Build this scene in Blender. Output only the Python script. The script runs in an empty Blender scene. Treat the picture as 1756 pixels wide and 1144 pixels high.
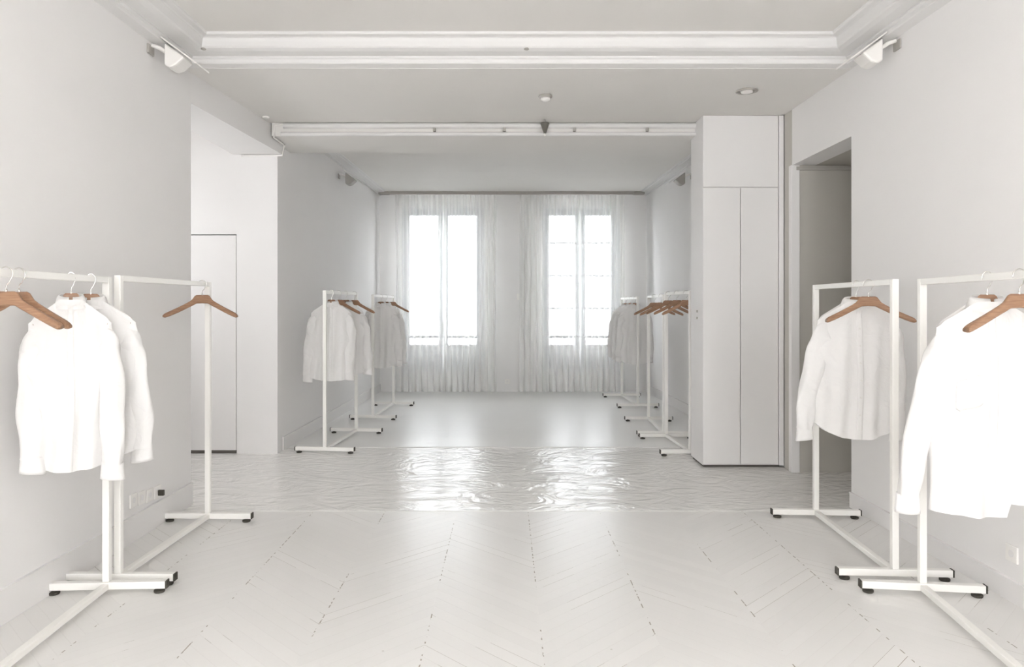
import bpy, bmesh, math, random
from mathutils import Vector, Matrix, noise
random.seed(7)
PI = math.pi
S = bpy.context.scene
COL = S.collection

# ------------------------------------------------------------------ materials
def mat(name):
    m = bpy.data.materials.new(name); m.use_nodes = True
    nt = m.node_tree
    b = nt.nodes['Principled BSDF']
    return m, nt, b

def N(nt, t, **kw):
    n = nt.nodes.new(t)
    for k, v in kw.items(): setattr(n, k, v)
    return n

def paint(name, col, rough=0.6, bump=0.02, scale=60, var=0.03, spec=0.3, metal=0.0):
    m, nt, b = mat(name)
    tc = N(nt, 'ShaderNodeTexCoord')
    nz = N(nt, 'ShaderNodeTexNoise'); nz.inputs['Scale'].default_value = 1.3; nz.inputs['Detail'].default_value = 3
    nt.links.new(tc.outputs['Object'], nz.inputs['Vector'])
    mx = N(nt, 'ShaderNodeMix', data_type='RGBA')
    mx.inputs['A'].default_value = (*[c*(1-var) for c in col], 1)
    mx.inputs['B'].default_value = (*[min(1, c*(1+var)) for c in col], 1)
    nt.links.new(nz.outputs['Fac'], mx.inputs['Factor'])
    nt.links.new(mx.outputs['Result'], b.inputs['Base Color'])
    n2 = N(nt, 'ShaderNodeTexNoise'); n2.inputs['Scale'].default_value = scale; n2.inputs['Detail'].default_value = 4
    nt.links.new(tc.outputs['Object'], n2.inputs['Vector'])
    bp = N(nt, 'ShaderNodeBump'); bp.inputs['Strength'].default_value = bump*5; bp.inputs['Distance'].default_value = 0.003
    nt.links.new(n2.outputs['Fac'], bp.inputs['Height']); nt.links.new(bp.outputs['Normal'], b.inputs['Normal'])
    b.inputs['Roughness'].default_value = rough
    b.inputs['Specular IOR Level'].default_value = spec
    b.inputs['Metallic'].default_value = metal
    return m

M = {}
M['sash'] = paint('grey_window_paint', (0.40, 0.42, 0.45), 0.5)
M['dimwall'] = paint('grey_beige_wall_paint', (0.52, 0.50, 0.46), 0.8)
M['wall'] = paint('white_wall_paint', (0.80, 0.787, 0.778), 0.75)
M['ceil'] = paint('white_ceiling_paint', (0.77, 0.752, 0.725), 0.85)
M['plaster'] = paint('white_moulding_paint', (0.73, 0.72, 0.71), 0.6)
M['joinery'] = paint('white_joinery_paint', (0.79, 0.775, 0.766), 0.5)
M['gap_shade'] = paint('painted_gap_shade', (0.12, 0.11, 0.10), 0.9)  # dark colour standing in for shade in the bottom gaps
M['rack'] = paint('white_powder_coated_steel', (0.87, 0.855, 0.82), 0.35, spec=0.5, bump=0.005)
M['bronze'] = paint('dark_bronze_metal', (0.15, 0.14, 0.12), 0.5, bump=0.0)
M['rubber'] = paint('dark_rubber', (0.06, 0.055, 0.045), 0.6)
M['chrome'] = paint('polished_steel_wire', (0.72, 0.70, 0.67), 0.25, metal=1.0, bump=0.0)
M['plastic'] = paint('white_plastic', (0.84, 0.82, 0.79), 0.35, spec=0.5, bump=0.0)
M['greymetal'] = paint('grey_metal', (0.42, 0.40, 0.37), 0.45, bump=0.0)
M['darkmetal'] = paint('dark_iron', (0.10, 0.10, 0.11), 0.5, bump=0.0)
M['facade'] = paint('pale_stone_facade', (0.42, 0.425, 0.43), 0.9)
M['shutter'] = paint('grey_shutter', (0.16, 0.17, 0.19), 0.7)

def wood():
    m, nt, b = mat('varnished_beech_wood')
    tc = N(nt, 'ShaderNodeTexCoord'); mp = N(nt, 'ShaderNodeMapping'); mp.inputs['Scale'].default_value = (3, 30, 40)
    nz = N(nt, 'ShaderNodeTexNoise'); nz.inputs['Scale'].default_value = 4; nz.inputs['Detail'].default_value = 5
    nt.links.new(tc.outputs['Object'], mp.inputs['Vector']); nt.links.new(mp.outputs['Vector'], nz.inputs['Vector'])
    cr = N(nt, 'ShaderNodeValToRGB')
    cr.color_ramp.elements[0].position = .3; cr.color_ramp.elements[0].color = (0.25, 0.135, 0.08, 1)
    cr.color_ramp.elements[1].position = .75; cr.color_ramp.elements[1].color = (0.40, 0.235, 0.14, 1)
    nt.links.new(nz.outputs['Fac'], cr.inputs['Fac']); nt.links.new(cr.outputs['Color'], b.inputs['Base Color'])
    b.inputs['Roughness'].default_value = 0.4
    return m
M['wood'] = wood()

def fabric():
    m, nt, b = mat('white_cotton')
    out = nt.nodes['Material Output']
    tc = N(nt, 'ShaderNodeTexCoord')
    nz = N(nt, 'ShaderNodeTexNoise'); nz.inputs['Scale'].default_value = 9; nz.inputs['Detail'].default_value = 5; nz.inputs['Distortion'].default_value = 1.2
    nt.links.new(tc.outputs['Object'], nz.inputs['Vector'])
    wv = N(nt, 'ShaderNodeTexNoise'); wv.inputs['Scale'].default_value = 420
    nt.links.new(tc.outputs['Object'], wv.inputs['Vector'])
    bp = N(nt, 'ShaderNodeBump'); bp.inputs['Strength'].default_value = 0.55; bp.inputs['Distance'].default_value = 0.02
    bp2 = N(nt, 'ShaderNodeBump'); bp2.inputs['Strength'].default_value = 0.12; bp2.inputs['Distance'].default_value = 0.001
    nt.links.new(nz.outputs['Fac'], bp.inputs['Height']); nt.links.new(wv.outputs['Fac'], bp2.inputs['Height'])
    nt.links.new(bp.outputs['Normal'], bp2.inputs['Normal']); nt.links.new(bp2.outputs['Normal'], b.inputs['Normal'])
    b.inputs['Base Color'].default_value = (0.89, 0.88, 0.87, 1)
    b.inputs['Roughness'].default_value = 0.9; b.inputs['Specular IOR Level'].default_value = 0.15
    tr = N(nt, 'ShaderNodeBsdfTranslucent'); tr.inputs['Color'].default_value = (0.9, 0.88, 0.86, 1)
    mx = N(nt, 'ShaderNodeMixShader'); mx.inputs['Fac'].default_value = 0.25
    nt.links.new(b.outputs[0], mx.inputs[1]); nt.links.new(tr.outputs[0], mx.inputs[2])
    nt.links.new(mx.outputs[0], out.inputs['Surface'])
    return m
M['cotton'] = fabric()

def sheer():
    m, nt, b = mat('sheer_voile')
    out = nt.nodes['Material Output']
    b.inputs['Base Color'].default_value = (0.95, 0.95, 0.93, 1); b.inputs['Roughness'].default_value = 0.95
    b.inputs['Specular IOR Level'].default_value = 0.1
    tl = N(nt, 'ShaderNodeBsdfTranslucent'); tl.inputs['Color'].default_value = (0.95, 0.95, 0.94, 1)
    m1 = N(nt, 'ShaderNodeMixShader'); m1.inputs['Fac'].default_value = 0.06
    nt.links.new(b.outputs[0], m1.inputs[1]); nt.links.new(tl.outputs[0], m1.inputs[2])
    tp = N(nt, 'ShaderNodeBsdfTransparent')
    lw = N(nt, 'ShaderNodeLayerWeight'); lw.inputs['Blend'].default_value = 0.35
    mr = N(nt, 'ShaderNodeMapRange'); mr.inputs['From Min'].default_value = 0; mr.inputs['From Max'].default_value = 0.6
    mr.inputs['To Min'].default_value = 0.60; mr.inputs['To Max'].default_value = 0.9
    nt.links.new(lw.outputs['Facing'], mr.inputs['Value'])
    m2 = N(nt, 'ShaderNodeMixShader')
    nt.links.new(mr.outputs['Result'], m2.inputs['Fac'])
    nt.links.new(tp.outputs[0], m2.inputs[1]); nt.links.new(m1.outputs[0], m2.inputs[2])
    nt.links.new(m2.outputs[0], out.inputs['Surface'])
    return m
M['sheer'] = sheer()

def glass():
    m, nt, b = mat('window_glass')
    out = nt.nodes['Material Output']
    tp = N(nt, 'ShaderNodeBsdfTransparent'); tp.inputs['Color'].default_value = (0.95, 0.96, 0.97, 1)
    gl = N(nt, 'ShaderNodeBsdfGlossy'); gl.inputs['Roughness'].default_value = 0.03
    fr = N(nt, 'ShaderNodeFresnel'); fr.inputs['IOR'].default_value = 1.3
    mx = N(nt, 'ShaderNodeMixShader')
    nt.links.new(fr.outputs[0], mx.inputs['Fac']); nt.links.new(tp.outputs[0], mx.inputs[1]); nt.links.new(gl.outputs[0], mx.inputs[2])
    nt.links.new(mx.outputs[0], out.inputs['Surface'])
    return m
M['glass'] = glass()

def lamp_mat():
    m, nt, b = mat('lamp_diffuser')
    b.inputs['Base Color'].default_value = (0.95, 0.94, 0.9, 1)
    b.inputs['Emission Color'].default_value = (1, 0.95, 0.88, 1)
    b.inputs['Emission Strength'].default_value = 3.0
    return m
M['lampglow'] = lamp_mat()

def math_(nt, op, a, b=None, c=None, clamp=False):
    n = N(nt, 'ShaderNodeMath', operation=op); n.use_clamp = clamp
    for i, v in enumerate((a, b, c)):
        if v is None: continue
        if isinstance(v, (int, float)): n.inputs[i].default_value = v
        else: nt.links.new(v, n.inputs[i])
    return n.outputs[0]

def chevron():
    """painted chevron parquet: strips 0.49 m wide, boards meet at 45 degrees"""
    m, nt, b = mat('painted_chevron_parquet')
    tc = N(nt, 'ShaderNodeTexCoord'); sp = N(nt, 'ShaderNodeSeparateXYZ')
    nt.links.new(tc.outputs['Object'], sp.inputs[0])
    X = math_(nt, 'ADD', sp.outputs['X'], 0.34 + 9.8)
    Y = sp.outputs['Y']
    p = math_(nt, 'PINGPONG', X, 0.49)
    v = math_(nt, 'ADD', Y, p)
    vs = math_(nt, 'DIVIDE', v, 0.098)
    strip = math_(nt, 'FLOOR', math_(nt, 'DIVIDE', X, 0.49))
    row = math_(nt, 'FLOOR', vs)
    fr = math_(nt, 'FRACT', vs)
    e = math_(nt, 'MULTIPLY', math_(nt, 'MINIMUM', fr, math_(nt, 'SUBTRACT', 1.0, fr)), 0.098)   # distance to a board joint
    e2 = math_(nt, 'MINIMUM', p, math_(nt, 'SUBTRACT', 0.49, p))                                # distance to a strip border
    cb = N(nt, 'ShaderNodeCombineXYZ'); nt.links.new(strip, cb.inputs[0]); nt.links.new(row, cb.inputs[1])
    wn = N(nt, 'ShaderNodeTexWhiteNoise', noise_dimensions='3D'); nt.links.new(cb.outputs[0], wn.inputs['Vector'])
    rnd = wn.outputs['Value']
    big = N(nt, 'ShaderNodeTexNoise'); big.inputs['Scale'].default_value = 1.6; big.inputs['Detail'].default_value = 4
    nt.links.new(tc.outputs['Object'], big.inputs['Vector'])
    fine = N(nt, 'ShaderNodeTexNoise'); fine.inputs['Scale'].default_value = 26; fine.inputs['Detail'].default_value = 3
    nt.links.new(tc.outputs['Object'], fine.inputs['Vector'])
    # joints open only here and there under the paint
    j1 = math_(nt, 'LESS_THAN', e, 0.0016)
    open1 = math_(nt, 'MULTIPLY', math_(nt, 'GREATER_THAN', rnd, 0.80), math_(nt, 'GREATER_THAN', big.outputs['Fac'], 0.50))
    soft1 = math_(nt, 'MULTIPLY', math_(nt, 'LESS_THAN', e, 0.0022), 0.07)
    j1 = math_(nt, 'MAXIMUM', math_(nt, 'MULTIPLY', j1, open1), soft1)
    j2 = math_(nt, 'MULTIPLY', math_(nt, 'LESS_THAN', e2, 0.0028), math_(nt, 'GREATER_THAN', fine.outputs['Fac'], 0.53))
    j2 = math_(nt, 'MULTIPLY', j2, math_(nt, 'GREATER_THAN', big.outputs['Fac'], 0.46))
    sp2 = N(nt, 'ShaderNodeTexVoronoi'); sp2.inputs['Scale'].default_value = 3.1
    nt.links.new(tc.outputs['Object'], sp2.inputs['Vector'])
    dots = math_(nt, 'LESS_THAN', sp2.outputs['Distance'], 0.016)
    j = math_(nt, 'MAXIMUM', math_(nt, 'MAXIMUM', j1, math_(nt, 'MULTIPLY', j2, 0.9)), math_(nt, 'MULTIPLY', dots, 0.45))
    mx = N(nt, 'ShaderNodeMix', data_type='RGBA')
    base = N(nt, 'ShaderNodeMix', data_type='RGBA')
    base.inputs['A'].default_value = (0.74, 0.728, 0.71, 1); base.inputs['B'].default_value = (0.785, 0.772, 0.752, 1)
    nt.links.new(math_(nt, 'ADD', math_(nt, 'MULTIPLY', rnd, 0.5), math_(nt, 'MULTIPLY', big.outputs['Fac'], 0.5)), base.inputs['Factor'])
    nt.links.new(base.outputs['Result'], mx.inputs['A']); mx.inputs['B'].default_value = (0.30, 0.265, 0.21, 1)
    nt.links.new(j, mx.inputs['Factor'])
    nt.links.new(mx.outputs['Result'], b.inputs['Base Color'])
    # each board lies a touch differently
    tilt = math_(nt, 'MULTIPLY', math_(nt, 'MULTIPLY', fr, math_(nt, 'SUBTRACT', rnd, 0.5)), 0.0035)
    h = math_(nt, 'ADD', tilt, math_(nt, 'MULTIPLY', rnd, 0.0012))
    h = math_(nt, 'SUBTRACT', h, math_(nt, 'MULTIPLY', math_(nt, 'LESS_THAN', e, 0.003), 0.0015))
    h = math_(nt, 'ADD', h, math_(nt, 'MULTIPLY', fine.outputs['Fac'], 0.0012))
    bp = N(nt, 'ShaderNodeBump'); bp.inputs['Strength'].default_value = 0.55; bp.inputs['Distance'].default_value = 1.0
    nt.links.new(h, bp.inputs['Height']); nt.links.new(bp.outputs['Normal'], b.inputs['Normal'])
    b.inputs['Roughness'].default_value = 0.30; b.inputs['Specular IOR Level'].default_value = 0.5
    return m
M['chevron'] = chevron()

def painted_floor(name, rough, amp, sx, sy, col, dist=1.5):
    m, nt, b = mat(name)
    tc = N(nt, 'ShaderNodeTexCoord'); mp = N(nt, 'ShaderNodeMapping'); mp.inputs['Scale'].default_value = (sx, sy, 1)
    nt.links.new(tc.outputs['Object'], mp.inputs['Vector'])
    n1 = N(nt, 'ShaderNodeTexNoise'); n1.inputs['Scale'].default_value = 1; n1.inputs['Detail'].default_value = 3; n1.inputs['Distortion'].default_value = dist
    nt.links.new(mp.outputs['Vector'], n1.inputs['Vector'])
    n2 = N(nt, 'ShaderNodeTexNoise'); n2.inputs['Scale'].default_value = 0.9; n2.inputs['Detail'].default_value = 5
    nt.links.new(tc.outputs['Object'], n2.inputs['Vector'])
    bp = N(nt, 'ShaderNodeBump'); bp.inputs['Strength'].default_value = 1.0; bp.inputs['Distance'].default_value = amp
    nt.links.new(n1.outputs['Fac'], bp.inputs['Height']); nt.links.new(bp.outputs['Normal'], b.inputs['Normal'])
    mx = N(nt, 'ShaderNodeMix', data_type='RGBA')
    mx.inputs['A'].default_value = (*[c*.95 for c in col], 1); mx.inputs['B'].default_value = (*[c*1.03 for c in col], 1)
    nt.links.new(n2.outputs['Fac'], mx.inputs['Factor']); nt.links.new(mx.outputs['Result'], b.inputs['Base Color'])
    b.inputs['Roughness'].default_value = rough; b.inputs['Specular IOR Level'].default_value = 0.6
    return m
M['floor_mid'] = painted_floor('glossy_uneven_floor_paint', 0.18, 0.014, 2.0, 3.2, (0.80, 0.785, 0.76), 4.0)
M['floor_far'] = painted_floor('satin_floor_paint', 0.28, 0.004, 1.2, 9, (0.83, 0.825, 0.81), 0.4)

# ------------------------------------------------------------------ mesh tools
class MB:
    def __init__(s): s.v = []; s.f = []
    def add(s, vs, fs):
        o = len(s.v); s.v += [tuple(p) for p in vs]; s.f += [tuple(i+o for i in f) for f in fs]; return s
    def box(s, x0, x1, y0, y1, z0, z1):
        vs = [(x, y, z) for x in (x0, x1) for y in (y0, y1) for z in (z0, z1)]
        return s.add(vs, [(0,1,3,2),(4,6,7,5),(0,4,5,1),(2,3,7,6),(0,2,6,4),(1,5,7,3)])
    def prism(s, poly, z0, z1):                      # poly in XY, counter-clockwise
        n = len(poly)
        vs = [(x, y, z0) for x, y in poly] + [(x, y, z1) for x, y in poly]
        fs = [tuple(range(n-1, -1, -1)), tuple(range(n, 2*n))] + [(i, (i+1) % n, n+(i+1) % n, n+i) for i in range(n)]
        return s.add(vs, fs)
    def tube(s, pts, r, n=10, cap=True, sq=False):
        pts = [Vector(p) for p in pts]; k = len(pts)
        rs = r if isinstance(r, (list, tuple)) else [r]*k
        t0 = (pts[1]-pts[0]).normalized()
        up = Vector((0,0,1)) if abs(t0.z) < .9 else Vector((0,1,0))
        vs = []
        for i, p in enumerate(pts):
            t = (pts[min(i+1, k-1)]-pts[max(i-1, 0)]).normalized()
            a = t.cross(up).normalized(); up2 = a.cross(t).normalized(); up = up2
            for j in range(n):
                an = 2*PI*(j+.5)/n
                vs.append(p + a*math.cos(an)*rs[i] + up2*math.sin(an)*rs[i])
        fs = [(i*n+j, i*n+(j+1) % n, (i+1)*n+(j+1) % n, (i+1)*n+j) for i in range(k-1) for j in range(n)]
        if cap: fs += [tuple(range(n-1, -1, -1)), tuple(range((k-1)*n, k*n))]
        return s.add(vs, fs)
    def lathe(s, prof, c=(0,0,0), n=24):             # prof: (r, z)
        vs = []; k = len(prof)
        for r, z in prof:
            for j in range(n):
                a = 2*PI*j/n; vs.append((c[0]+r*math.cos(a), c[1]+r*math.sin(a), c[2]+z))
        fs = [(i*n+j, i*n+(j+1) % n, (i+1)*n+(j+1) % n, (i+1)*n+j) for i in range(k-1) for j in range(n)]
        fs += [tuple(range(n-1, -1, -1)), tuple(range((k-1)*n, k*n))]
        return s.add(vs, fs)
    def grid(s, rows, closed=False):
        k = len(rows); n = len(rows[0]); vs = [p for r in rows for p in r]
        m = n if closed else n-1
        return s.add(vs, [(i*n+j, i*n+(j+1) % n, (i+1)*n+(j+1) % n, (i+1)*n+j) for i in range(k-1) for j in range(m)])
    def obj(s, name, m, parent=None, smooth=False, bevel=0, solid=0, fix=True):
        me = bpy.data.meshes.new(name); me.from_pydata(s.v, [], s.f); me.validate()
        if fix:
            bm = bmesh.new(); bm.from_mesh(me); bmesh.ops.recalc_face_normals(bm, faces=bm.faces); bm.to_mesh(me); bm.free()
        me.materials.append(m)
        if smooth:
            for p in me.polygons: p.use_smooth = True
        o = bpy.data.objects.new(name, me); COL.objects.link(o)
        if parent: o.parent = parent
        if bevel:
            b = o.modifiers.new('bevel', 'BEVEL'); b.width = bevel; b.segments = 2; b.limit_method = 'ANGLE'
        if solid:
            b = o.modifiers.new('solid', 'SOLIDIFY'); b.thickness = solid; b.offset = 0
        return o

def tag(o, label=None, cat=None, group=None, kind=None):
    if label: o['label'] = label
    if cat: o['category'] = cat
    if group: o['group'] = group
    if kind: o['kind'] = kind
    return o
def thing(name, label, cat, loc=(0,0,0), rz=0, group=None):
    o = bpy.data.objects.new(name, None); COL.objects.link(o); o.empty_display_size = .1
    o.location = loc; o.rotation_euler = (0, 0, rz)
    return tag(o, label, cat, group)
def struct(name, mb, m, parent=None, **kw):
    o = mb.obj(name, m, parent, **kw)
    if parent is None: o['kind'] = 'structure'
    return o
def copy_tree(o, parent=None):
    c = o.copy(); COL.objects.link(c)
    if parent is not None: c.parent = parent
    for ch in list(o.children): copy_tree(ch, c)
    return c

# ------------------------------------------------------------------ room shell
XL, XR = -2.24, 2.42
YR, YT, YF = -2.6, 5.10, 11.90        # rear wall, threshold, far wall
H1, H2, H3 = 3.24, 3.07, 3.23         # ceilings: front (coffered), middle, far
T = 0.2

struct('floor', MB().box(XL-T, XR+T, YR-T, 5.03, -0.15, 0), M['chevron'])
struct('floor', MB().box(-4.2, 4.6, 5.03, 7.26, -0.15, 0), M['floor_mid'])
struct('floor', MB().box(-2.6, 2.8, 7.26, 12.1, -0.15, 0), M['floor_far'])
struct('trim_1', MB().box(XL, XR, 5.01, 5.045, -0.01, 0.002), M['floor_mid'])
struct('trim_2', MB().box(-2.17, 2.3, 7.24, 7.27, -0.01, 0.003), M['joinery'], bevel=.002)

struct('wall_left', MB().box(XL-T, XL, YR-T, 5.18, 0, 3.4), M['wall'])
# right wall with the passage opening
struct('wall_right', MB().box(XR, XR+T, YR-T, 5.11, 0, 3.4).box(XR, XR+T, 5.11, 6.17, 2.60, 3.4), M['wall'])
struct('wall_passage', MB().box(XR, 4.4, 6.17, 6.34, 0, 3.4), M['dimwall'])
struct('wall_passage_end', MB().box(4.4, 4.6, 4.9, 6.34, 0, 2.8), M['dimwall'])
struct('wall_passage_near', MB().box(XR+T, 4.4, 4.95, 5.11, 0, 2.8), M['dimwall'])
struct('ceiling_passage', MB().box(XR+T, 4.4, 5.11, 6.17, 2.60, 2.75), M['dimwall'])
struct('trim_3', MB().box(XR-.012, XR+.06, 6.155, 6.215, 0, 2.60), M['joinery'], bevel=.004)
struct('trim_12', MB().box(XR+.03, 3.35, 6.15, 6.17, 2.555, 2.585), M['greymetal'])
# niche at the left
struct('wall_niche_near', MB().box(-4.2, XL-T, 5.0, 5.18, 0, 3.4), M['wall'])
W0, W1, Z0, Z1 = 5.85, 6.35, 1.55, 2.45
struct('wall_niche_side', MB().box(-4.2, -4.0, 5.18, W0, 0, 3.4).box(-4.2, -4.0, W1, 6.95, 0, 3.4).box(-4.2, -4.0, W0, W1, 0, Z0).box(-4.2, -4.0, W0, W1, Z1, 3.4), M['wall'])
struct('window_5', MB().box(-4.14, -4.08, W0, W0+.05, Z0, Z1).box(-4.14, -4.08, W1-.05, W1, Z0, Z1).box(-4.14, -4.08, W0+.05, W1-.05, Z0, Z0+.05).box(-4.14, -4.08, W0+.05, W1-.05, Z1-.05, Z1), M['joinery'])  # unseen window added to brighten the niche
dz = 2.09
struct('wall_niche', MB().box(-4.2, -3.42, 6.95, 7.1, 0, 3.4).box(-3.42, -2.57, 6.95, 7.1, dz, 3.4).box(-2.57, -2.18, 6.95, 7.1, 0, 3.4), M['wall'])
struct('wall_niche_header', MB().prism([(-2.60, 5.18), (XL, 5.18), (-2.13, 6.95), (-2.60, 6.95)], 2.85, 3.4), M['wall'])
d = struct('door_1', MB().box(-3.412, -2.578, 6.955, 7.0, 0.03, dz-.008), M['joinery'], bevel=.002)
MB().box(-3.41, -2.58, 6.957, 7.09, 0.001, 0.03).obj('gap_shade', M['gap_shade'], d)  # dark filler, shade under the door put into its colour
MB().box(-3.42, -2.57, 7.06, 7.1, 0.03, dz).obj('backing', M['joinery'], d)
# far room
FL = [(-2.18, 7.1), (-2.06, YF)]
struct('wall_far_left', MB().prism([(-2.5, 7.1), (-2.18, 7.1), (-2.06, YF+.3), (-2.5, YF+.3)], 0, 3.4).box(-2.5, -2.18, 6.951, 7.1, 0, 3.4) if False else
       MB().prism([(-2.5, 7.1), (-2.18, 7.1), (-2.06, YF+.3), (-2.5, YF+.3)], 0, 3.4), M['wall'])
struct('wall_far_right', MB().prism([(2.44, 6.34), (2.7, 6.34), (2.7, YF+.3), (2.28, YF+.3)], 0, 3.4), M['wall'])
# ceilings
struct('ceiling', MB().box(XL-T, XR+T, YR-T, YT, H1, H1+.2), M['ceil'])
struct('ceiling', MB().box(-4.2, XR+T, YT, 6.62, H2, 3.44), M['ceil'])
struct('ceiling_niche', MB().box(-4.2, -2.5, 6.62, 7.1, H2, 3.44), M['ceil'])
struct('ceiling', MB().box(-2.5, 2.7, 7.35, YF+.3, H3, 3.44), M['ceil'])
struct('trim_4', MB().box(-2.13, 2.6, 6.62, 6.952, 2.95, 3.44).box(-2.5, 2.6, 6.952, 7.35, 2.95, 3.44), M['ceil'])      # downstand between middle and far rooms
bandm = MB()
def band(mb, x0, x1, y, z0, z1, p):
    prof = []
    for i in range(9):
        a = PI*i/8; prof.append((y - p*math.sin(a)**.6 if 0 < i < 8 else y, z0+(z1-z0)*(1-math.cos(a))/2))
    mb.grid([[(x, yy, zz) for yy, zz in prof] for x in (x0, x1)])
    mb.add([(x0, yy, zz) for yy, zz in prof], [tuple(range(9))]); mb.add([(x1, yy, zz) for yy, zz in prof], [tuple(range(9))])
band(bandm, -2.02, 1.76, 6.62, 3.018, 3.066, .035)
struct('trim_5', bandm, M['plaster'], smooth=True)
bandm = MB(); band(bandm, -2.04, 1.76, 6.62, 2.948, 2.985, .035)
struct('trim_6', bandm, M['plaster'], smooth=True)
for px in (745, 865, 985, 1110):
    x = (px-868)*6.6/1250
    b = MB().box(x-.012, x+.012, 6.575, 6.62, 2.985, 3.018).obj('fixing_bracket', M['greymetal'], bevel=.003)
    tag(b, None, 'bracket', 'fixing brackets between the two ceiling beam mouldings')
    b['label'] = {745: 'small grey bracket on the beam moulding, first from the left', 865: 'small grey bracket on the beam moulding, left of the dark cone lamp',
                  985: 'small grey bracket on the beam moulding, just right of the dark cone lamp', 1110: 'small grey bracket on the beam moulding, nearest the cupboard'}[px]

# cornice ring round the front ceiling (mitred corners)
def ring(prof, x0, x1, y0, y1):
    mb = MB(); rows = []
    for d_, z in prof:
        rows.append([(x0+d_, y0+d_, z), (x1-d_, y0+d_, z), (x1-d_, y1-d_, z), (x0+d_, y1-d_, z)])
    mb.grid(rows, closed=True); return mb
prof = [(0,3.072),(.062,3.085),(.066,3.092),(.066,3.114),(.076,3.118),(.080,3.122),(.080,3.131),(.100,3.133),(.150,3.140),(.182,3.152),
        (.190,3.160),(.196,3.19),(.202,3.212),(.212,3.217),(.240,3.222),(.245,3.228),(.247,3.242)]
struct('trim_7', ring(prof, XL, XR, YR, YT), M['plaster'], fix=True)
prof2 = [(0,3.20),(.03,3.205),(.035,3.212),(.12,3.218),(.125,3.224),(.16,3.226),(.165,3.232)]
mb = MB()
for sgn, (xa, xb) in ((1, (-2.175, -2.06)), (-1, (2.42, 2.285))):
    mb.grid([[(xa+sgn*d_, 7.35, z), (xb+sgn*d_, YF, z)] for d_, z in prof2])
struct('trim_8', mb, M['plaster'])

# baseboards
struct('baseboard_left', MB().box(XL, XL+.014, YR, 5.18, 0, .15).box(XL-.01, XL+.018, YR, 5.18, .15, .158), M['joinery'])
struct('baseboard_right', MB().box(XR-.014, XR, YR, 5.11, 0, .10).box(XR-.018, XR, YR, 5.11, .10, .107), M['joinery'])
struct('baseboard_far_left', MB().prism([(-2.18, 7.1), (-2.165, 7.1), (-2.047, YF), (-2.06, YF)], 0, .13), M['joinery'])
struct('baseboard_far_right', MB().prism([(2.415, 6.75), (2.44, 6.75), (2.29, YF), (2.275, YF)], 0, .13), M['joinery'])

# ------------------------------------------------------------------ windows
def window_wall(name, y0, y1, x0, x1, ztop, ops):
    """ops: list of (xa, xb, za, zb) openings sorted by x"""
    mb = MB(); x = x0
    for xa, xb, za, zb in ops:
        mb.box(x, xa, y0, y1, 0, ztop); mb.box(xa, xb, y0, y1, 0, za); mb.box(xa, xb, y0, y1, zb, ztop); x = xb
    mb.box(x, x1, y0, y1, 0, ztop)
    return struct(name, mb, M['wall'])
WIN = [(-1.72, -0.36, 0.32, 3.02), (0.58, 1.86, 0.32, 3.02)]
window_wall('wall_far', YF, YF+.32, -2.5, 2.7, 3.4, WIN)

def make_window(n, xa, xb, za, zb, y, bars, inward=1):
    """casement pair: outer frame, two leaves (stiles, bottom panel, pane, glazing bars)"""
    f = MB(); w = .05; yo0, yo1 = y, y+.07
    f.box(xa, xa+w, yo0, yo1, za, zb).box(xb-w, xb, yo0, yo1, za, zb).box(xa+w, xb-w, yo0, yo1, zb-w, zb).box(xa+w, xb-w, yo0, yo1, za, za+w)
    root = struct('window_%d' % n, f, M['sash'], bevel=.004)
    xm = (xa+xb)/2
    for (a, b) in ((xa+w, xm-.004), (xm+.004, xb-w)):
        l = MB(); s = .078; z0, z1 = za+w, zb-w; zp = .76
        l.box(a, a+s, y-.01, y+.045, z0, z1).box(b-s, b, y-.01, y+.045, z0, z1)
        l.box(a+s, b-s, y-.01, y+.045, z1-s, z1).box(a+s, b-s, y-.01, y+.045, z0, z0+s).box(a+s, b-s, y-.01, y+.045, zp-.05, zp)
        l.box(a+s, b-s, y+.01, y+.03, z0+s, zp-.05)
        for zz in bars: l.box(a+s, b-s, y, y+.035, zz-.012, zz+.012)
        lo = l.obj('casement', M['sash'], root, bevel=.003)
        MB().box(a+s, b-s, y+.014, y+.018, zp, z1-s).obj('pane', M['glass'], lo)
    h = MB().box(xm-.012, xm+.012, y-.03, y-.01, .95, 1.15).obj('handle', M['greymetal'], root, bevel=.004)
    return root
make_window(1, *WIN[0], YF+.12, [])
make_window(2, *WIN[1], YF+.12, [1.36, 1.90, 2.44])

for i, (xa, xb, za, zb) in enumerate(WIN):
    r = thing('window_railing', ['dark iron railing outside the left window', 'dark iron railing outside the right window'][i], 'railing', ((xa+xb)/2, YF+.36, .32), 0, 'railings outside the tall windows')
    w = (xb-xa)/2
    MB().box(-w, w, -.02, .02, .54, .58).obj('top_rail', M['darkmetal'], r)
    MB().box(-w, w, -.012, .012, .02, .045).obj('bottom_rail', M['darkmetal'], r)
    pk = MB()
    for k in range(11):
        x = -w+.06+(2*w-.12)*k/10; pk.tube([(x,0,.03),(x,0,.55)], .006, 6)
    pk.obj('pickets', M['facade'], r)
# house across the street
hb = thing('opposite_building', 'pale house front seen through the sheer curtains across the street', 'building', (0, 22, -4))
fac = MB().box(-16, 16, 0, 6, 0, 9.0).obj('facade', M['facade'], hb)
for px, za, zb in ((731, .9, 3.2), (942, 1.6, 3.2), (1028, 2.2, 3.7)):
    x = (px-868)*22/1250
    MB().box(x-.11, x+.11, -.06, .0, za+4, zb+4).obj('shutter', M['shutter'], hb)
MB().box(-16, 16, -9, 0, -.2, 0).obj('street_slab', M['facade'], hb)

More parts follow.
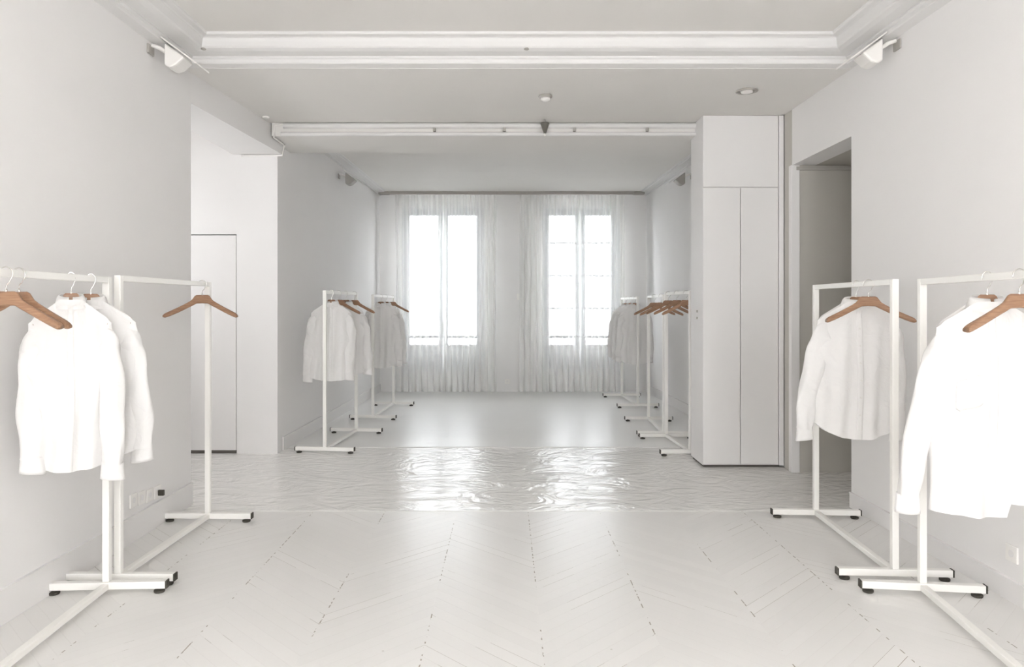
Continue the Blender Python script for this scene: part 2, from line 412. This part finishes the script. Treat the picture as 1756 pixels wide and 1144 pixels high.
rb = thing('rear_sky_blocker', 'pale block added out of view behind the camera to cut skylight', 'building', (0, -11, -4))  # added unseen mass, holds back the sky at the rear windows
MB().box(-14, 14, -5, 0, 0, 11.0).obj('facade', M['facade'], rb)
MB().box(-14, 14, 0, 7.5, -.2, 0).obj('sky_blocker_slab', M['facade'], rb)
# rear wall behind the camera with two tall windows
RW = [(-1.95, -0.25, 0.45, 3.0), (0.35, 2.1, 0.45, 3.0)]
window_wall('wall_rear', YR-.3, YR, XL-T, XR+T, 3.4, RW)
for i, (xa, xb, za, zb) in enumerate(RW):
    f = MB(); w = .05
    f.box(xa, xa+w, YR-.2, YR-.14, za, zb).box(xb-w, xb, YR-.2, YR-.14, za, zb).box(xa+w, xb-w, YR-.2, YR-.14, zb-w, zb).box(xa+w, xb-w, YR-.2, YR-.14, za, za+w)
    f.box((xa+xb)/2-.04, (xa+xb)/2+.04, YR-.2, YR-.14, za+w, zb-w)
    struct('window_%d' % (3+i), f, M['joinery'])

# ------------------------------------------------------------------ curtains
def curtain(name, x0, x1, label, seed):
    rnd = random.Random(seed); ny = int((x1-x0)/.009)
    root = thing(name, label, 'curtain', (0, 0, 0), 0, 'sheer curtains in front of the windows')
    y = 11.66; rows = []
    ph = rnd.random()*6; zs = [3.175, 3.15, 3.10, 3.0, 2.7, 2.2, 1.7, 1.2, .8, .5, .3, .15, .07, .03]
    for z in zs:
        r = []; t = (3.175-z)/3.15
        amp = .016+.020*min(1, t*5)
        for i in range(ny+1):
            u = i/ny; x = x0+(x1-x0)*u
            wob = .30*math.sin(u*7+seed)+.2*math.sin(u*17+seed*2+t*1.2)
            a = x*2*PI/.098+ph+wob*1.6
            yy = y+amp*math.sin(a)*(1+.3*math.sin(u*23+seed))+.010*math.sin(a*.37+t*3)
            xx = x+.012*math.cos(a*1.0)*min(1, t*3)+.01*math.sin(t*4+u*9)*t
            r.append((xx, yy, z))
        rows.append(r)
    MB().grid(rows).obj('voile', M['sheer'], root, smooth=True, fix=False)
    MB().grid([[(p[0], p[1]-.0015, p[2]) for p in rr] for rr in (rows[1], rows[0])]).obj('heading_tape', M['sheer'], root, smooth=True, fix=False)
    hem = [[(p[0], p[1]-.002, .10-.07*k) for p in rows[-2]] for k in (0, 1)]
    MB().grid(hem).obj('hem', M['sheer'], root, smooth=True, fix=False)
    return root
curtain('sheer_curtain', -1.78, -.15, 'long white sheer curtain in front of the left window', 3)
curtain('sheer_curtain', .22, 1.90, 'long white sheer curtain in front of the right window', 8)
tr = thing('curtain_track', 'slim grey curtain track along the top of the far wall', 'curtain track', (0, 11.66, H3))
MB().box(-2.0, 2.2, -.018, .018, -.045, -.0).obj('rail', M['greymetal'], tr, bevel=.003)
for x in (-1.95, 2.12):
    MB().box(x-.09, x+.09, -.05, .05, -.05, -.002).obj('end_bracket', M['greymetal'], tr, bevel=.015)

# ------------------------------------------------------------------ built-in cupboard
cx0, cx1, cy0, cy1 = 1.715, 2.415, 6.35, 6.76
cb = thing('built_in_cupboard', 'tall white flush-fronted built-in cupboard beside the dark passage', 'cupboard', (cx0, cy0, 0))
w = cx1-cx0; dp = cy1-cy0
MB().box(.0, w, .021, dp, 0.02, H2-.002).obj('body', M['joinery'], cb)
MB().box(.012, w-.03, .03, dp-.02, 0, .02).obj('base_gap_shade', M['gap_shade'], cb)  # dark strip painted as the shade below the cupboard
MB().box(.0, w-.045, .0, .02, 2.445, H2-.003).obj('upper_panel', M['joinery'], cb, bevel=.002)
hw = (w-.045)/2
for k in (0, 1):
    dr = MB().box(k*hw+.003*k, (k+1)*hw-.003*(1-k), 0, .02, .03, 2.437).obj('door', M['joinery'], cb, bevel=.003)
MB().box(w-.04, w, -.01, .02, .02, H2-.003).obj('side_trim', M['joinery'], cb, bevel=.003)
for z in (1.29, 1.35):
    MB().box(-.008, .0, .17, .195, z, z+.02).obj('catch', M['greymetal'], cb)

# ------------------------------------------------------------------ racks
def make_rack(L, H, label, p0, p1, group='white clothes racks along the walls'):
    """p0: near post, p1: far post on the floor"""
    ang = math.atan2(p1[1]-p0[1], p1[0]-p0[0])-PI/2
    r = thing('clothes_rack', label, 'clothes rack', (p0[0], p0[1], 0), ang, group)
    a = .0165
    for y in (0, L):
        MB().box(-a, a, y-a, y+a, .058, H).obj('post', M['rack'], r, bevel=.003)
        fb = MB().box(-.285, .285, y-a-.002, y+a+.002, .022, .058).obj('foot_bar', M['rack'], r, bevel=.003)
        for sx in (-1, 1):
            MB().box(min(sx*.285, sx*.293), max(sx*.285, sx*.293), y-a-.003, y+a+.003, .021, .059).obj('end_cap', M['rubber'], fb, bevel=.002)
            MB().lathe([(.024, 0), (.026, .004), (.026, .012), (.012, .015), (.008, .022)], (sx*.252, y, 0), 16).obj('levelling_foot', M['rubber'], fb)
    MB().box(-a, a, a+.002, L-a-.002, .024, .052).obj('floor_rail', M['rack'], r, bevel=.003)
    MB().box(-a+.001, a-.001, a, L-a, H-.03, H).obj('top_bar', M['rack'], r, bevel=.003)
    r['H'] = H
    return dict(root=r, L=L, H=H, p0=p0, p1=p1)
def rk(p0, p1, H, label):
    L = math.hypot(p1[0]-p0[0], p1[1]-p0[1]); return make_rack(L, H, label, p0, p1)
R = {}
R['L1'] = rk((-1.905, 2.50), (-1.963, 3.585), 1.555, 'white metal clothes rack at the left front, running out of view')
R['L2'] = rk((-1.966, 3.70), (-1.950, 4.77), 1.567, 'white metal clothes rack by the left wall with one empty wooden hanger')
R['L3'] = rk((-1.736, 6.98), (-1.655, 8.05), 1.555, 'white metal clothes rack just past the white niche wall at left')
R['L4'] = rk((-1.645, 9.00), (-1.585, 10.25), 1.545, 'white metal clothes rack at far left nearest the window')
R['R1'] = rk((1.905, 2.46), (2.037, 3.57), 1.545, 'white metal clothes rack at the right front, running out of view')
R['R2'] = rk((2.002, 3.76), (2.060, 4.85), 1.55, 'white metal clothes rack by the right wall beside the dark passage')
R['R3'] = rk((1.735, 6.86), (1.695, 7.72), 1.55, 'white metal clothes rack just behind the tall cupboard')
R['R4'] = rk((1.700, 7.86), (1.735, 8.88), 1.53, 'white metal clothes rack at right, second beyond the cupboard')
R['R5'] = rk((1.815, 10.05), (1.775, 11.2), 1.53, 'white metal clothes rack at far right nearest the window')

# ------------------------------------------------------------------ hangers
ST = [(0,-.070,-.124),(.036,-.070,-.126),(.046,-.075,-.131),(.055,-.088,-.136),(.066,-.102,-.142),(.085,-.115,-.151),(.11,-.129,-.164),
      (.15,-.150,-.184),(.19,-.170,-.202),(.215,-.182,-.212),(.228,-.190,-.216),(.235,-.199,-.213)]
def hanger_top(x):
    x = abs(x)
    for (a, za, _), (b, zb, _) in zip(ST, ST[1:]):
        if a <= x <= b: return za+(zb-za)*(x-a)/(b-a)
    return ST[-1][1]-(x-.235)*.6
def build_hanger():
    r = thing('coat_hanger', '-', 'hanger')
    st = [(-x, a, b) for x, a, b in reversed(ST[1:])]+ST
    rows = []
    for x, zt, zb in st:
        u = abs(x)/.235; ty = .008+.011*u*u; yc = -.026*u*u; zc = (zt+zb)/2; hz = (zt-zb)/2
        row = []
        for j in range(12):
            a = 2*PI*j/12; c, s_ = math.cos(a), math.sin(a)
            row.append((x, yc+ty*math.copysign(abs(c)**.6, c), zc+hz*math.copysign(abs(s_)**.55, s_)))
        rows.append(row)
    mb = MB().grid(rows, closed=True); n = len(rows)
    mb.f += [tuple(range(11, -1, -1)), tuple(range((n-1)*12, n*12))]
    mb.obj('wooden_yoke', M['wood'], r, smooth=True)
    rad = .027; pts = []
    for i in range(19):
        a = math.radians(-25+i*14.5)                 # over the bar and down the other side
        pts.append((-rad*math.cos(a), 0, rad*math.sin(a)-.003))
    pts = pts[::-1]
    # from the far end of the arc swing back to the stem
    pts = [(p[0], p[1], p[2]) for p in pts]
    stem = [(0, 0, -.075), (0, 0, -.052), (.004, 0, -.042)]
    pts = stem+[(.014, 0, -.034)]+[p for p in [( rad*math.cos(math.radians(a)), 0, rad*math.sin(math.radians(a))-.003) for a in range(-45, 206, 14)]]
    MB().tube(pts, .0022, 8).obj('hook', M['chrome'], r, smooth=True)
    MB().lathe([(.005, -.074), (.0055, -.066), (.004, -.062)], n=12).obj('ferrule', M['chrome'], r)
    return r
HP = build_hanger(); used = []
def bar_at(rack, Y):
    p0, p1 = rack['p0'], rack['p1']; t = (Y-p0[1])/(p1[1]-p0[1])
    return (p0[0]+(p1[0]-p0[0])*t, Y, rack['H']-.0155)
def hanger(rk_, Y, yaw, label, group, wid=None):
    h = HP if not used else copy_tree(HP); used.append(1)
    h.location = bar_at(R[rk_], Y); h.rotation_euler = (0, 0, R[rk_]['root'].rotation_euler.z+math.radians(yaw))
    h['label'] = label; h['group'] = group
    h.scale = (.76*wid, .5, 1) if wid else (1, 1, 1)
    return h

# ------------------------------------------------------------------ shirts
def sm(a, b, x):
    t = max(0, min(1, (x-a)/(b-a))); return t*t*(3-2*t)
def shirt(rk_, Y, yaw, label, group, length=.84, seed=1, wid=1.0, sl=None, hemcurve=.035, step=None, pocket=False, back=False, sleeve_l=None):
    rnd = random.Random(seed)
    ph = [rnd.random()*6.28 for _ in range(8)]
    loc = bar_at(R[rk_], Y)
    root = thing('shirt', label, 'shirt', loc, R[rk_]['root'].rotation_euler.z+math.radians(yaw)+(PI if back else 0), group)
    HWT = .205*wid
    ZN = -.100                                          # base of the neck, below the bar
    def topz(x):
        x = abs(x)/wid
        base = hanger_top(x/.80)+.007
        return min(base, ZN) if x < .07 else min(base, ZN - (x-.07)*.10)
    def hw(t):
        w_ = HWT+(.222*wid-HWT)*sm(1.0, .80, t)
        return w_+.012*wid*(1-t)+.006*math.sin(t*9+ph[0])
    def hemz(s_):
        z = -length-.07
        z += hemcurve*(abs(s_)**2.2)*1.6
        if step:
            z += step[1]*sm(step[0]-.015, step[0]+.015, s_)*1.0
        return z
    def thin_c(xt): return (abs(xt)/(.188*wid))**2
    def P(s_, t, side):
        xt = s_*HWT; zt = topz(xt); zb = hemz(s_)
        x = s_*hw(t); z = zb+(zt-zb)*t
        edge = max(0, 1-abs(s_)**2.6)**.5
        D = .050*edge*(.55+.45*sm(1.0, .72, t))
        thin = sm(1.0, .90, t)
        neck = max(0, 1-(abs(xt)/(.068*wid))**2)**.5 if abs(xt) < .068*wid else 0
        Dt = .026*edge+.040*neck
        D = D*thin+Dt*(1-thin)
        dn = (1-t)
        f = edge*(.013*dn*math.sin(9.5*s_+ph[1]+side*1.7+1.2*dn)+.008*dn**.6*math.sin(17*s_+ph[2]+side+2.5*dn)+.006*sm(.05,.4,dn)*math.sin(5*s_-6*dn+ph[3]+side*2))
        f += edge*.010*math.exp(-((abs(s_)-.78)/.16)**2)*math.sin(14*dn+ph[4])*sm(.95, .6, t)
        x += .006*dn*math.sin(7*dn+ph[5]+s_*3)
        return Vector((x, side*(D+f)-.012*thin_c(xt)*(1-thin), z))
    NS, NT = 56, 48
    mb = MB()
    sv = [math.sin(PI/2*(-1+2*i/NS)) for i in range(NS+1)]
    for side in (-1, 1):
        mb.grid([[P(s_, k/NT, side) for s_ in sv] for k in range(NT+1)])
    body = mb.obj('body', M['cotton'], root, smooth=True)
    bm = bmesh.new(); bm.from_mesh(body.data); bmesh.ops.remove_doubles(bm, verts=bm.verts, dist=.0008)
    bmesh.ops.recalc_face_normals(bm, faces=bm.faces); bm.to_mesh(body.data); bm.free()
    for p in body.data.polygons: p.use_smooth = True
    # collar: a stand and a turned leaf
    rows = []
    for k, (dr, dzz) in enumerate([(0, -.004), (-.004, .012), (-.008, .022), (.0, .026), (.010, .016), (.016, -.004), (.020, -.022)]):
        row = []
        for j in range(41):
            a = -PI/2+.16+(2*PI-.32)*j/40            # opens at the front (-Y)
            fr = (1+math.sin(-a))/2                  # 1 at the front
            rx, ry = (.060+dr)*wid, .042+dr
            lx = 1.0
            z = ZN+.006+dzz-.020*fr*(1 if k < 4 else 1.4)
            row.append((rx*math.cos(a)*lx, ry*math.sin(a), z))
        rows.append(row)
    MB().grid(rows).obj('collar', M['cotton'], root, smooth=True, fix=False)
    # placket and buttons on the front
    rows = []
    for k in range(NT):
        t = k/NT*.965+.004
        rows.append([P(q, t, -1)+Vector((0, -.0035 if abs(q) < .07 else -.0005, 0)) for q in (-.07, -.068, -.03, 0, .03, .068, .07)])
    pl = MB().grid(rows).obj('placket', M['cotton'], root, smooth=True, fix=False)
    for k in range(7):
        p = P(0, .93-.125*k, -1)+Vector((0, -.0055, 0))
        m_ = MB()
        vs = [(p.x+.0055*math.cos(2*PI*j/12), p.y, p.z+.0055*math.sin(2*PI*j/12)) for j in range(12)]
        vs += [(a_, b_+.003, c_) for a_, b_, c_ in vs]
        m_.add(vs, [tuple(range(12)), tuple(range(23, 11, -1))]+[(j, (j+1) % 12, 12+(j+1) % 12, 12+j) for j in range(12)])
        m_.obj('button', M['plastic'], pl)
    if pocket:
        rows = [[P(-.62+.40*i/6, .66-.15*k/6*(1 if i not in (0, 6) or k < 6 else .9), -1)+Vector((0, -.004, 0)) for i in range(7)] for k in range(7)]
        MB().grid(rows).obj('pocket', M['cotton'], root, smooth=True, fix=False, solid=.002)
    # sleeves
    sl = sl or ((.03, 0), (.03, 0))
    for si, sgn in enumerate((-1, 1)):
        dx, dy = sl[si]; SL = (sleeve_l[si] if sleeve_l else length*.70)
        c0 = Vector((sgn*(.135*wid), -.012, -.268))
        pts = [c0, Vector((sgn*(.170*wid), dy*.05-.01, -.292)), Vector((sgn*(.184*wid+dx*.10), dy*.2, -.35)), Vector((sgn*(.194*wid+dx*.3), dy*.4, -.45)),
               Vector((sgn*(.204*wid+dx*.6), dy*.8, -.30-SL*.52)), Vector((sgn*(.204*wid+dx*.85), dy, -.26-SL*.78)), Vector((sgn*(.204*wid+dx), dy, -.235-SL))]
        # smooth resample (catmull-rom)
        path = []
        for i in range(len(pts)-1):
            a0, a1, a2, a3 = pts[max(i-1, 0)], pts[i], pts[i+1], pts[min(i+2, len(pts)-1)]
            for q in range(7):
                t = q/7
                path.append(.5*((2*a1)+(-a0+a2)*t+(2*a0-5*a1+4*a2-a3)*t*t+(-a0+3*a1-3*a2+a3)*t*t*t))
        path.append(pts[-1]); n = len(path); rows = []
        for i, p in enumerate(path):
            u = i/(n-1)
            tg = (path[min(i+1, n-1)]-path[max(i-1, 0)]).normalized()
            ax = Vector((0, 1, 0)); nx = ax.cross(tg).normalized()
            ra = (.066*wid*(1-u)+.047*u)*(1-.10*sm(.8, 1, u)) ; rb = .018+.016*sm(0, .25, u)
            if i == 0: ra *= .93; rb = .012
            row = []
            for j in range(24):
                a = 2*PI*j/24
                w_ = 1+.10*math.sin(2*a+6*u+ph[5]+sgn)*u+.07*math.sin(3*a+19*u+ph[6])+.05*math.sin(5*a-11*u+ph[7]+sgn)
                row.append(p+nx*(ra*math.cos(a)*w_)+ax*(rb*math.sin(a)*w_*(1+.25*math.sin(16*u+ph[4]))))
            rows.append(row)
        s_o = MB().grid(rows, closed=True).obj('sleeve', M['cotton'], root, smooth=True)
        e = path[-1]; cr = []
        for k in range(6):
            q = k/5; z = e.z+.012-.078*q
            cr.append([(e.x+(.043+.006*q)*math.cos(2*PI*j/24)*(1+.05*math.sin(3*2*PI*j/24+ph[2])), e.y+(.028-.003*q)*math.sin(2*PI*j/24), z+.006*math.cos(2*PI*j/24+ph[1])) for j in range(24)])
        MB().grid(cr, closed=True).obj('cuff', M['cotton'], s_o, smooth=True, solid=.002)
    return root

G1 = 'empty wooden hangers on the front racks'; G2 = 'wooden hangers on the far racks'; G3 = 'wooden hangers carrying shirts'
hanger('L1', 2.80, -6, 'empty brown wooden hanger cut off by the left picture edge', G1)
hanger('L1', 2.88, -10, 'empty brown wooden hanger just right of the one at the left edge', G1)
hanger('L1', 3.26, 26, 'wooden hanger inside the foremost white shirt on the left front rack', G3, .80)
shirt('L1', 3.26, 26, 'bright white long-sleeved shirt foremost on the left front rack', 'white shirts on the front racks', .79, 11, .80, ((-.02, -.02), (.0, -.09)), .03, sleeve_l=(.555, .60))
hanger('L1', 3.43, 14, 'wooden hanger inside the rear white shirt on the left front rack', G3, .97)
shirt('L1', 3.43, 14, 'white long-sleeved shirt half hidden behind another on the left front rack', 'white shirts on the front racks', .78, 23, .93, ((-.04, 0), (.03, 0)), .03, sleeve_l=(.56, .57))
hanger('L2', 4.68, 0, 'single empty wooden hanger alone on the left wall rack', G1)
hanger('R1', 2.755, 12, 'empty brown wooden hanger cut off by the right picture edge', G1)
hanger('R1', 2.98, 0, 'wooden hanger inside the brilliant white shirt at the right front', G3, .97)
shirt('R1', 2.98, 0, 'brilliant white long-sleeved shirt with chest pocket at the right front', 'white shirts on the front racks', .90, 5, .98, ((.11, -.01), (.03, 0)), .01, step=(.24, .055), pocket=True, sleeve_l=(.665, .62))
hanger('R2', 4.06, -3, 'empty wooden hanger in front of the greyish white shirt by the passage', G1)
hanger('R2', 4.22, 2, 'wooden hanger inside the white shirt on the rack by the passage', G3, .97)
shirt('R2', 4.22, 2, 'off-white long-sleeved shirt with curved hem on the rack by the passage', 'white shirts on the front racks', .82, 42, 1.10, ((.075, 0), (.01, 0)), .06, sleeve_l=(.60, .60))
hanger('L3', 7.18, 8, 'wooden hanger inside the nearest white shirt beyond the niche wall', G3, .97)
shirt('L3', 7.18, 8, 'white shirt nearest on the rack just past the niche wall', 'white shirts on the far racks', .80, 61, .97, ((.03, 0), (-.02, -.03)), .03, sleeve_l=(.58, .56))
hanger('L3', 7.42, -4, 'dark-looking empty wooden hanger in front of the second shirt past the niche wall', G2)
hanger('L3', 7.66, 6, 'wooden hanger inside the second white shirt beyond the niche wall', G3, .97)
shirt('L3', 7.66, 6, 'white shirt second on the rack just past the niche wall', 'white shirts on the far racks', .79, 73, .97, ((.03, 0), (.03, 0)), .03)
hanger('L3', 7.98, -4, 'empty wooden hanger at the window end of the rack past the niche wall', G2)
hanger('L4', 9.45, 3, 'wooden hanger inside the nearer shirt on the far left rack', G3, .97)
shirt('L4', 9.45, 3, 'greyish white shirt, nearer one on the far left rack by the window', 'white shirts on the far racks', .86, 85, .98, ((.03, 0), (.03, 0)), .04)
hanger('L4', 9.75, 3, 'wooden hanger inside the rear shirt on the far left rack', G3, .97)
shirt('L4', 9.75, 3, 'greyish white shirt, rear one on the far left rack by the window', 'white shirts on the far racks', .85, 97, .98, ((.03, 0), (.03, 0)), .04)
hanger('L4', 10.18, 0, 'empty wooden hanger silhouetted against the left sheer curtain', G2)
for Y, l, g in ((7.00, 'wooden hanger nearest the cupboard edge on the rack behind it', 'R3'), (7.32, 'wooden hanger second from the cupboard edge on the rack behind it', 'R3'),
                (7.64, 'wooden hanger at the far end of the rack behind the cupboard', 'R3'), (8.02, 'wooden hanger at the near end of the second rack beyond the cupboard', 'R4'),
                (8.48, 'wooden hanger at the window end of the second rack beyond the cupboard', 'R4')):
    hanger(g, Y, -4+Y*1.1-7, l, G2)
for k, (Y, l) in enumerate(((10.22, 'nearest'), (10.52, 'middle'), (10.86, 'farthest'))):
    hanger('R5', Y, -2, 'wooden hanger inside the %s shirt on the far right rack' % l, G3, .97)
    shirt('R5', Y, -2, 'greyish white shirt, %s of three on the far right rack by the window' % l, 'white shirts on the far racks', .86-.02*k, 110+k*7, .98, ((.03, 0), (.0, 0)), .04)

# ------------------------------------------------------------------ wall and ceiling fittings
def projector(name, label, x, y, z, sgn, far=False):
    """wall floodlight; sgn = +1 reaches to +X from the left wall"""
    r = thing(name, label, 'wall lamp', (x, y, z), 0, 'white floodlights high on the walls')
    q = lambda a: sgn*a
    def bx(x0, x1, *rest): return MB().box(min(q(x0), q(x1)), max(q(x0), q(x1)), *rest)
    bx(0, .012, -.14, -.06, -.03, .03).obj('wall_plate', M['greymetal'], r, bevel=.004)
    MB().tube([(q(.01), -.10, .03), (q(.05), -.08, .02), (q(.10), .0, -.01)], .013, 10).obj('arm', M['plastic'], r, smooth=True)
    poly = [(.075, .06), (.205, -.035), (.15, -.085), (.11, -.10), (.075, -.085)]
    vs = [(q(a), yy, b) for yy in (-.07, .07) for a, b in poly]; n = len(poly)
    fs = [tuple(range(n)), tuple(range(2*n-1, n-1, -1))]+[(i, (i+1) % n, n+(i+1) % n, n+i) for i in range(n)]
    MB().add(vs, fs).obj('housing', M['greymetal' if far else 'plastic'], r, bevel=.012)  # far housings coloured greyer to carry their backlit shade
    a0, a1 = (.065, .080), (.29, -.085)
    dx, dz_ = a1[0]-a0[0], a1[1]-a0[1]; l = math.hypot(dx, dz_); nx, nz = -dz_/l*.008, dx/l*.008
    pl = [(a0[0], a0[1]), (a1[0], a1[1]), (a1[0]+nx, a1[1]+nz), (a0[0]+nx, a0[1]+nz)]
    vs = [(q(a), yy, b) for yy in (-.10, .10) for a, b in pl]
    MB().add(vs, [(0,1,2,3), (7,6,5,4), (0,4,5,1), (1,5,6,2), (2,6,7,3), (3,7,4,0)]).obj('visor', M['plastic'], r)
    return r
projector('wall_floodlight', 'white floodlight on the left wall below the ceiling moulding', XL, 4.68, 3.02, 1)
projector('wall_floodlight', 'white floodlight on the right wall below the ceiling moulding', XR, 4.60, 3.02, -1)
projector('wall_floodlight', 'small floodlight with backlit shade in its housing colour, high on the far left wall before the window', -2.115, 9.3, 3.04, 1, True)
projector('wall_floodlight', 'small floodlight with backlit shade in its housing colour, high on the far right wall before the window', 2.345, 9.3, 3.04, -1, True)

sd = thing('smoke_detector', 'small white domed smoke detector in the middle ceiling', 'smoke detector', (.31, 5.75, H2))
MB().lathe([(.052, 0), (.055, -.012), (.045, -.022)], n=24).obj('base', M['greymetal'], sd, smooth=True)
MB().lathe([(.040, -.020), (.036, -.035), (.022, -.045), (.004, -.048)], n=24).obj('dome', M['plastic'], sd, smooth=True)
dl = thing('recessed_downlight', 'round recessed ceiling light near the cupboard top', 'ceiling light', (1.855, 5.62, H2))
MB().lathe([(.080, 0), (.084, -.008), (.062, -.012), (.058, .0)], n=28).obj('rim', M['greymetal'], dl, smooth=True)
MB().lathe([(.050, -.002), (.044, -.016), (.01, -.020)], n=24).obj('lens', M['plastic'], dl, smooth=True)
pc = thing('cone_lamp', 'small dark inverted cone hanging in front of the ceiling beam', 'ceiling light', (.345, 6.50, H2))
MB().lathe([(.006, 0), (.006, -.03)], n=10).obj('stem', M['greymetal'], pc)
MB().lathe([(.040, -.03), (.040, -.036), (.010, -.125)], n=24).obj('cone', M['bronze'], pc, smooth=True)
MB().lathe([(.010, -.125), (.011, -.140), (.003, -.148)], n=12).obj('tip', M['plastic'], pc, smooth=True)
bt = MB().lathe([(.030, 0), (.030, -.008), (.02, -.014)], (-2.11, 6.40, H2), 20).obj('ceiling_sensor', M['plastic'], smooth=True)
tag(bt, 'tiny white round sensor on the ceiling at the left end of the beam', 'sensor')
for px, py, y, l in ((333, 78, 4.93, 'dark cable hole in the moulding corner, leftmost of the pair'), (349, 77, 4.93, 'dark cable hole in the moulding corner, right one of the pair'),
                     (903, 76, 4.93, 'small dark cable hole at the middle of the front ceiling moulding'), (1458, 69, 4.93, 'small dark cable hole at the right moulding corner')):
    x = (px-868)*y/1250
    o = MB().lathe([(.016, .004), (.018, -.004), (.012, -.008)], (x, y, 3.150), 14).obj('cable_hole', M['greymetal'])
    tag(o, l, 'cable hole', 'cable holes in the front ceiling moulding')
# cable conduit round the end of the beam
cd = MB().tube([(-2.0, 6.605, 3.055), (-2.10, 6.605, 3.045), (-2.105, 6.605, 2.937), (-2.11, 6.93, 2.937), (-2.13, 6.94, 2.84), (-2.52, 6.94, 2.838)], .009, 8).obj('cable_conduit', M['plastic'], smooth=True)
tag(cd, 'thin white cable conduit bending round the left end of the beam', 'conduit')

def socket(x, y, z, sgn, label, grp, axis='x', plug=False):
    r = thing('wall_socket', label, 'socket', (x, y, z), 0 if axis == 'x' else -PI/2, grp)
    a, b = sorted((0, sgn*.010))
    MB().box(a, b, -.040, .040, -.040, .040).obj('cover_plate', M['plastic'], r, bevel=.003)
    a, b = sorted((sgn*.010, sgn*.0115))
    pts = [(a, .018*math.cos(2*PI*j/16), .018*math.sin(2*PI*j/16)) for j in range(16)]
    m_ = MB().add(pts+[(b, p[1], p[2]) for p in pts], [tuple(range(16)), tuple(range(31, 15, -1))]+[(j, (j+1) % 16, 16+(j+1) % 16, 16+j) for j in range(16)])
    m_.obj('outlet', M['joinery'], r)
    if plug:
        a, b = sorted((sgn*.0115, sgn*.05))
        MB().box(a, b, -.010, .010, -.025, .012).obj('plug', M['rubber'], r, bevel=.005)
G = 'sockets low on the left wall'
socket(XL, 4.37, .245, 1, 'white wall socket low on left wall, nearest the front racks', G)
socket(XL, 4.47, .235, 1, 'white wall socket low on left wall, second of the row', G)
socket(XL, 4.57, .225, 1, 'white wall socket low on left wall, third of the row', G)
socket(XL, 4.67, .220, 1, 'white wall socket low on left wall with a dark plug in it', G, plug=True)
socket(XR, 3.48, .23, -1, 'white wall socket low on the right wall behind the front rack', 'sockets on other walls')
socket(0.02, YF, .17, 1, 'white wall socket low between the two windows', 'sockets on other walls', 'y')
sw = MB().box(.175, .225, YF-.012, YF, 1.50, 1.60).obj('light_switch', M['plastic'], bevel=.003)
tag(sw, 'small pale switch on the wall between the two windows', 'switch')

# ------------------------------------------------------------------ light
W = bpy.data.worlds.new('daylight'); S.world = W; W.use_nodes = True
bg = W.node_tree.nodes['Background']; bg.inputs['Color'].default_value = (0.975, 0.985, 1.0, 1); bg.inputs['Strength'].default_value = 12.6
def portal(name, x, y, z, sx, sz, flip):
    l = bpy.data.lights.new(name, 'AREA'); l.shape = 'RECTANGLE'; l.size = sx; l.size_y = sz
    l.cycles.is_portal = True
    o = bpy.data.objects.new(name, l); COL.objects.link(o); o.location = (x, y, z)
    o.rotation_euler = (PI/2 if flip else -PI/2, 0, 0)
    return o
# far windows look towards +Y, so their portals face -Y
for xa, xb, za, zb in WIN: portal('window_portal', (xa+xb)/2, YF+.30, (za+zb)/2, xb-xa, zb-za, False)
np_ = portal('added_niche_portal', -4.18, 6.1, 2.0, .5, .9, True); np_.rotation_euler = (PI/2, 0, -PI/2)  # portal of the added niche window
for xa, xb, za, zb in RW: portal('rear_window_portal', (xa+xb)/2, YR-.28, (za+zb)/2, xb-xa, zb-za, True)
def sunlit(name, x, z, sx, sz, power):
    l = bpy.data.lights.new(name, 'AREA'); l.shape = 'RECTANGLE'; l.size = sx; l.size_y = sz; l.energy = power; l.color = (1, .985, .965)
    o = bpy.data.objects.new(name, l); COL.objects.link(o); o.location = (x, YR-.12, z); o.rotation_euler = (PI/2+math.radians(6), 0, 0)
    return o
for xa, xb, za, zb in RW: sunlit('rear_window_daylight', (xa+xb)/2, (za+zb)/2, xb-xa-.1, zb-za-.1, 12)
def spot(name, loc, target, power, size=60, blend=.8, r=.06, col=(1, .955, .90)):
    l = bpy.data.lights.new(name, 'SPOT'); l.energy = power; l.spot_size = math.radians(size); l.spot_blend = blend; l.shadow_soft_size = r; l.color = col
    o = bpy.data.objects.new(name, l); COL.objects.link(o); o.location = loc
    o.rotation_euler = (Vector(target)-Vector(loc)).to_track_quat('-Z', 'Y').to_euler()
    return o
spot('front_shirt_fill', (-.9, .6, 3.1), (-1.98, 3.1, 1.0), 10, 38)  # added fill on the left front shirts, no fixture there
spot('front_shirt_fill', (.9, .6, 3.1), (2.05, 2.8, 1.0), 6, 36)  # added fill on the right front shirt, no fixture there

# ------------------------------------------------------------------ camera
cam = bpy.data.cameras.new('camera'); co = bpy.data.objects.new('camera', cam); COL.objects.link(co)
co.location = (0, 0, 1.417); co.rotation_euler = (PI/2, 0, 0)
cam.sensor_width = 36; cam.lens = 1250/1756*36
cam.shift_x = 10/1756; cam.shift_y = -49/1756; cam.clip_start = .05
S.camera = co
S.view_settings.view_transform = 'Standard'; S.view_settings.look = 'None'; S.view_settings.gamma = 1
S.view_settings.exposure = 0.92
S.cycles.use_denoising = True; S.cycles.adaptive_threshold = 0.025
S.cycles.max_bounces = 12; S.cycles.diffuse_bounces = 7; S.cycles.transparent_max_bounces = 12; S.cycles.caustics_reflective = False
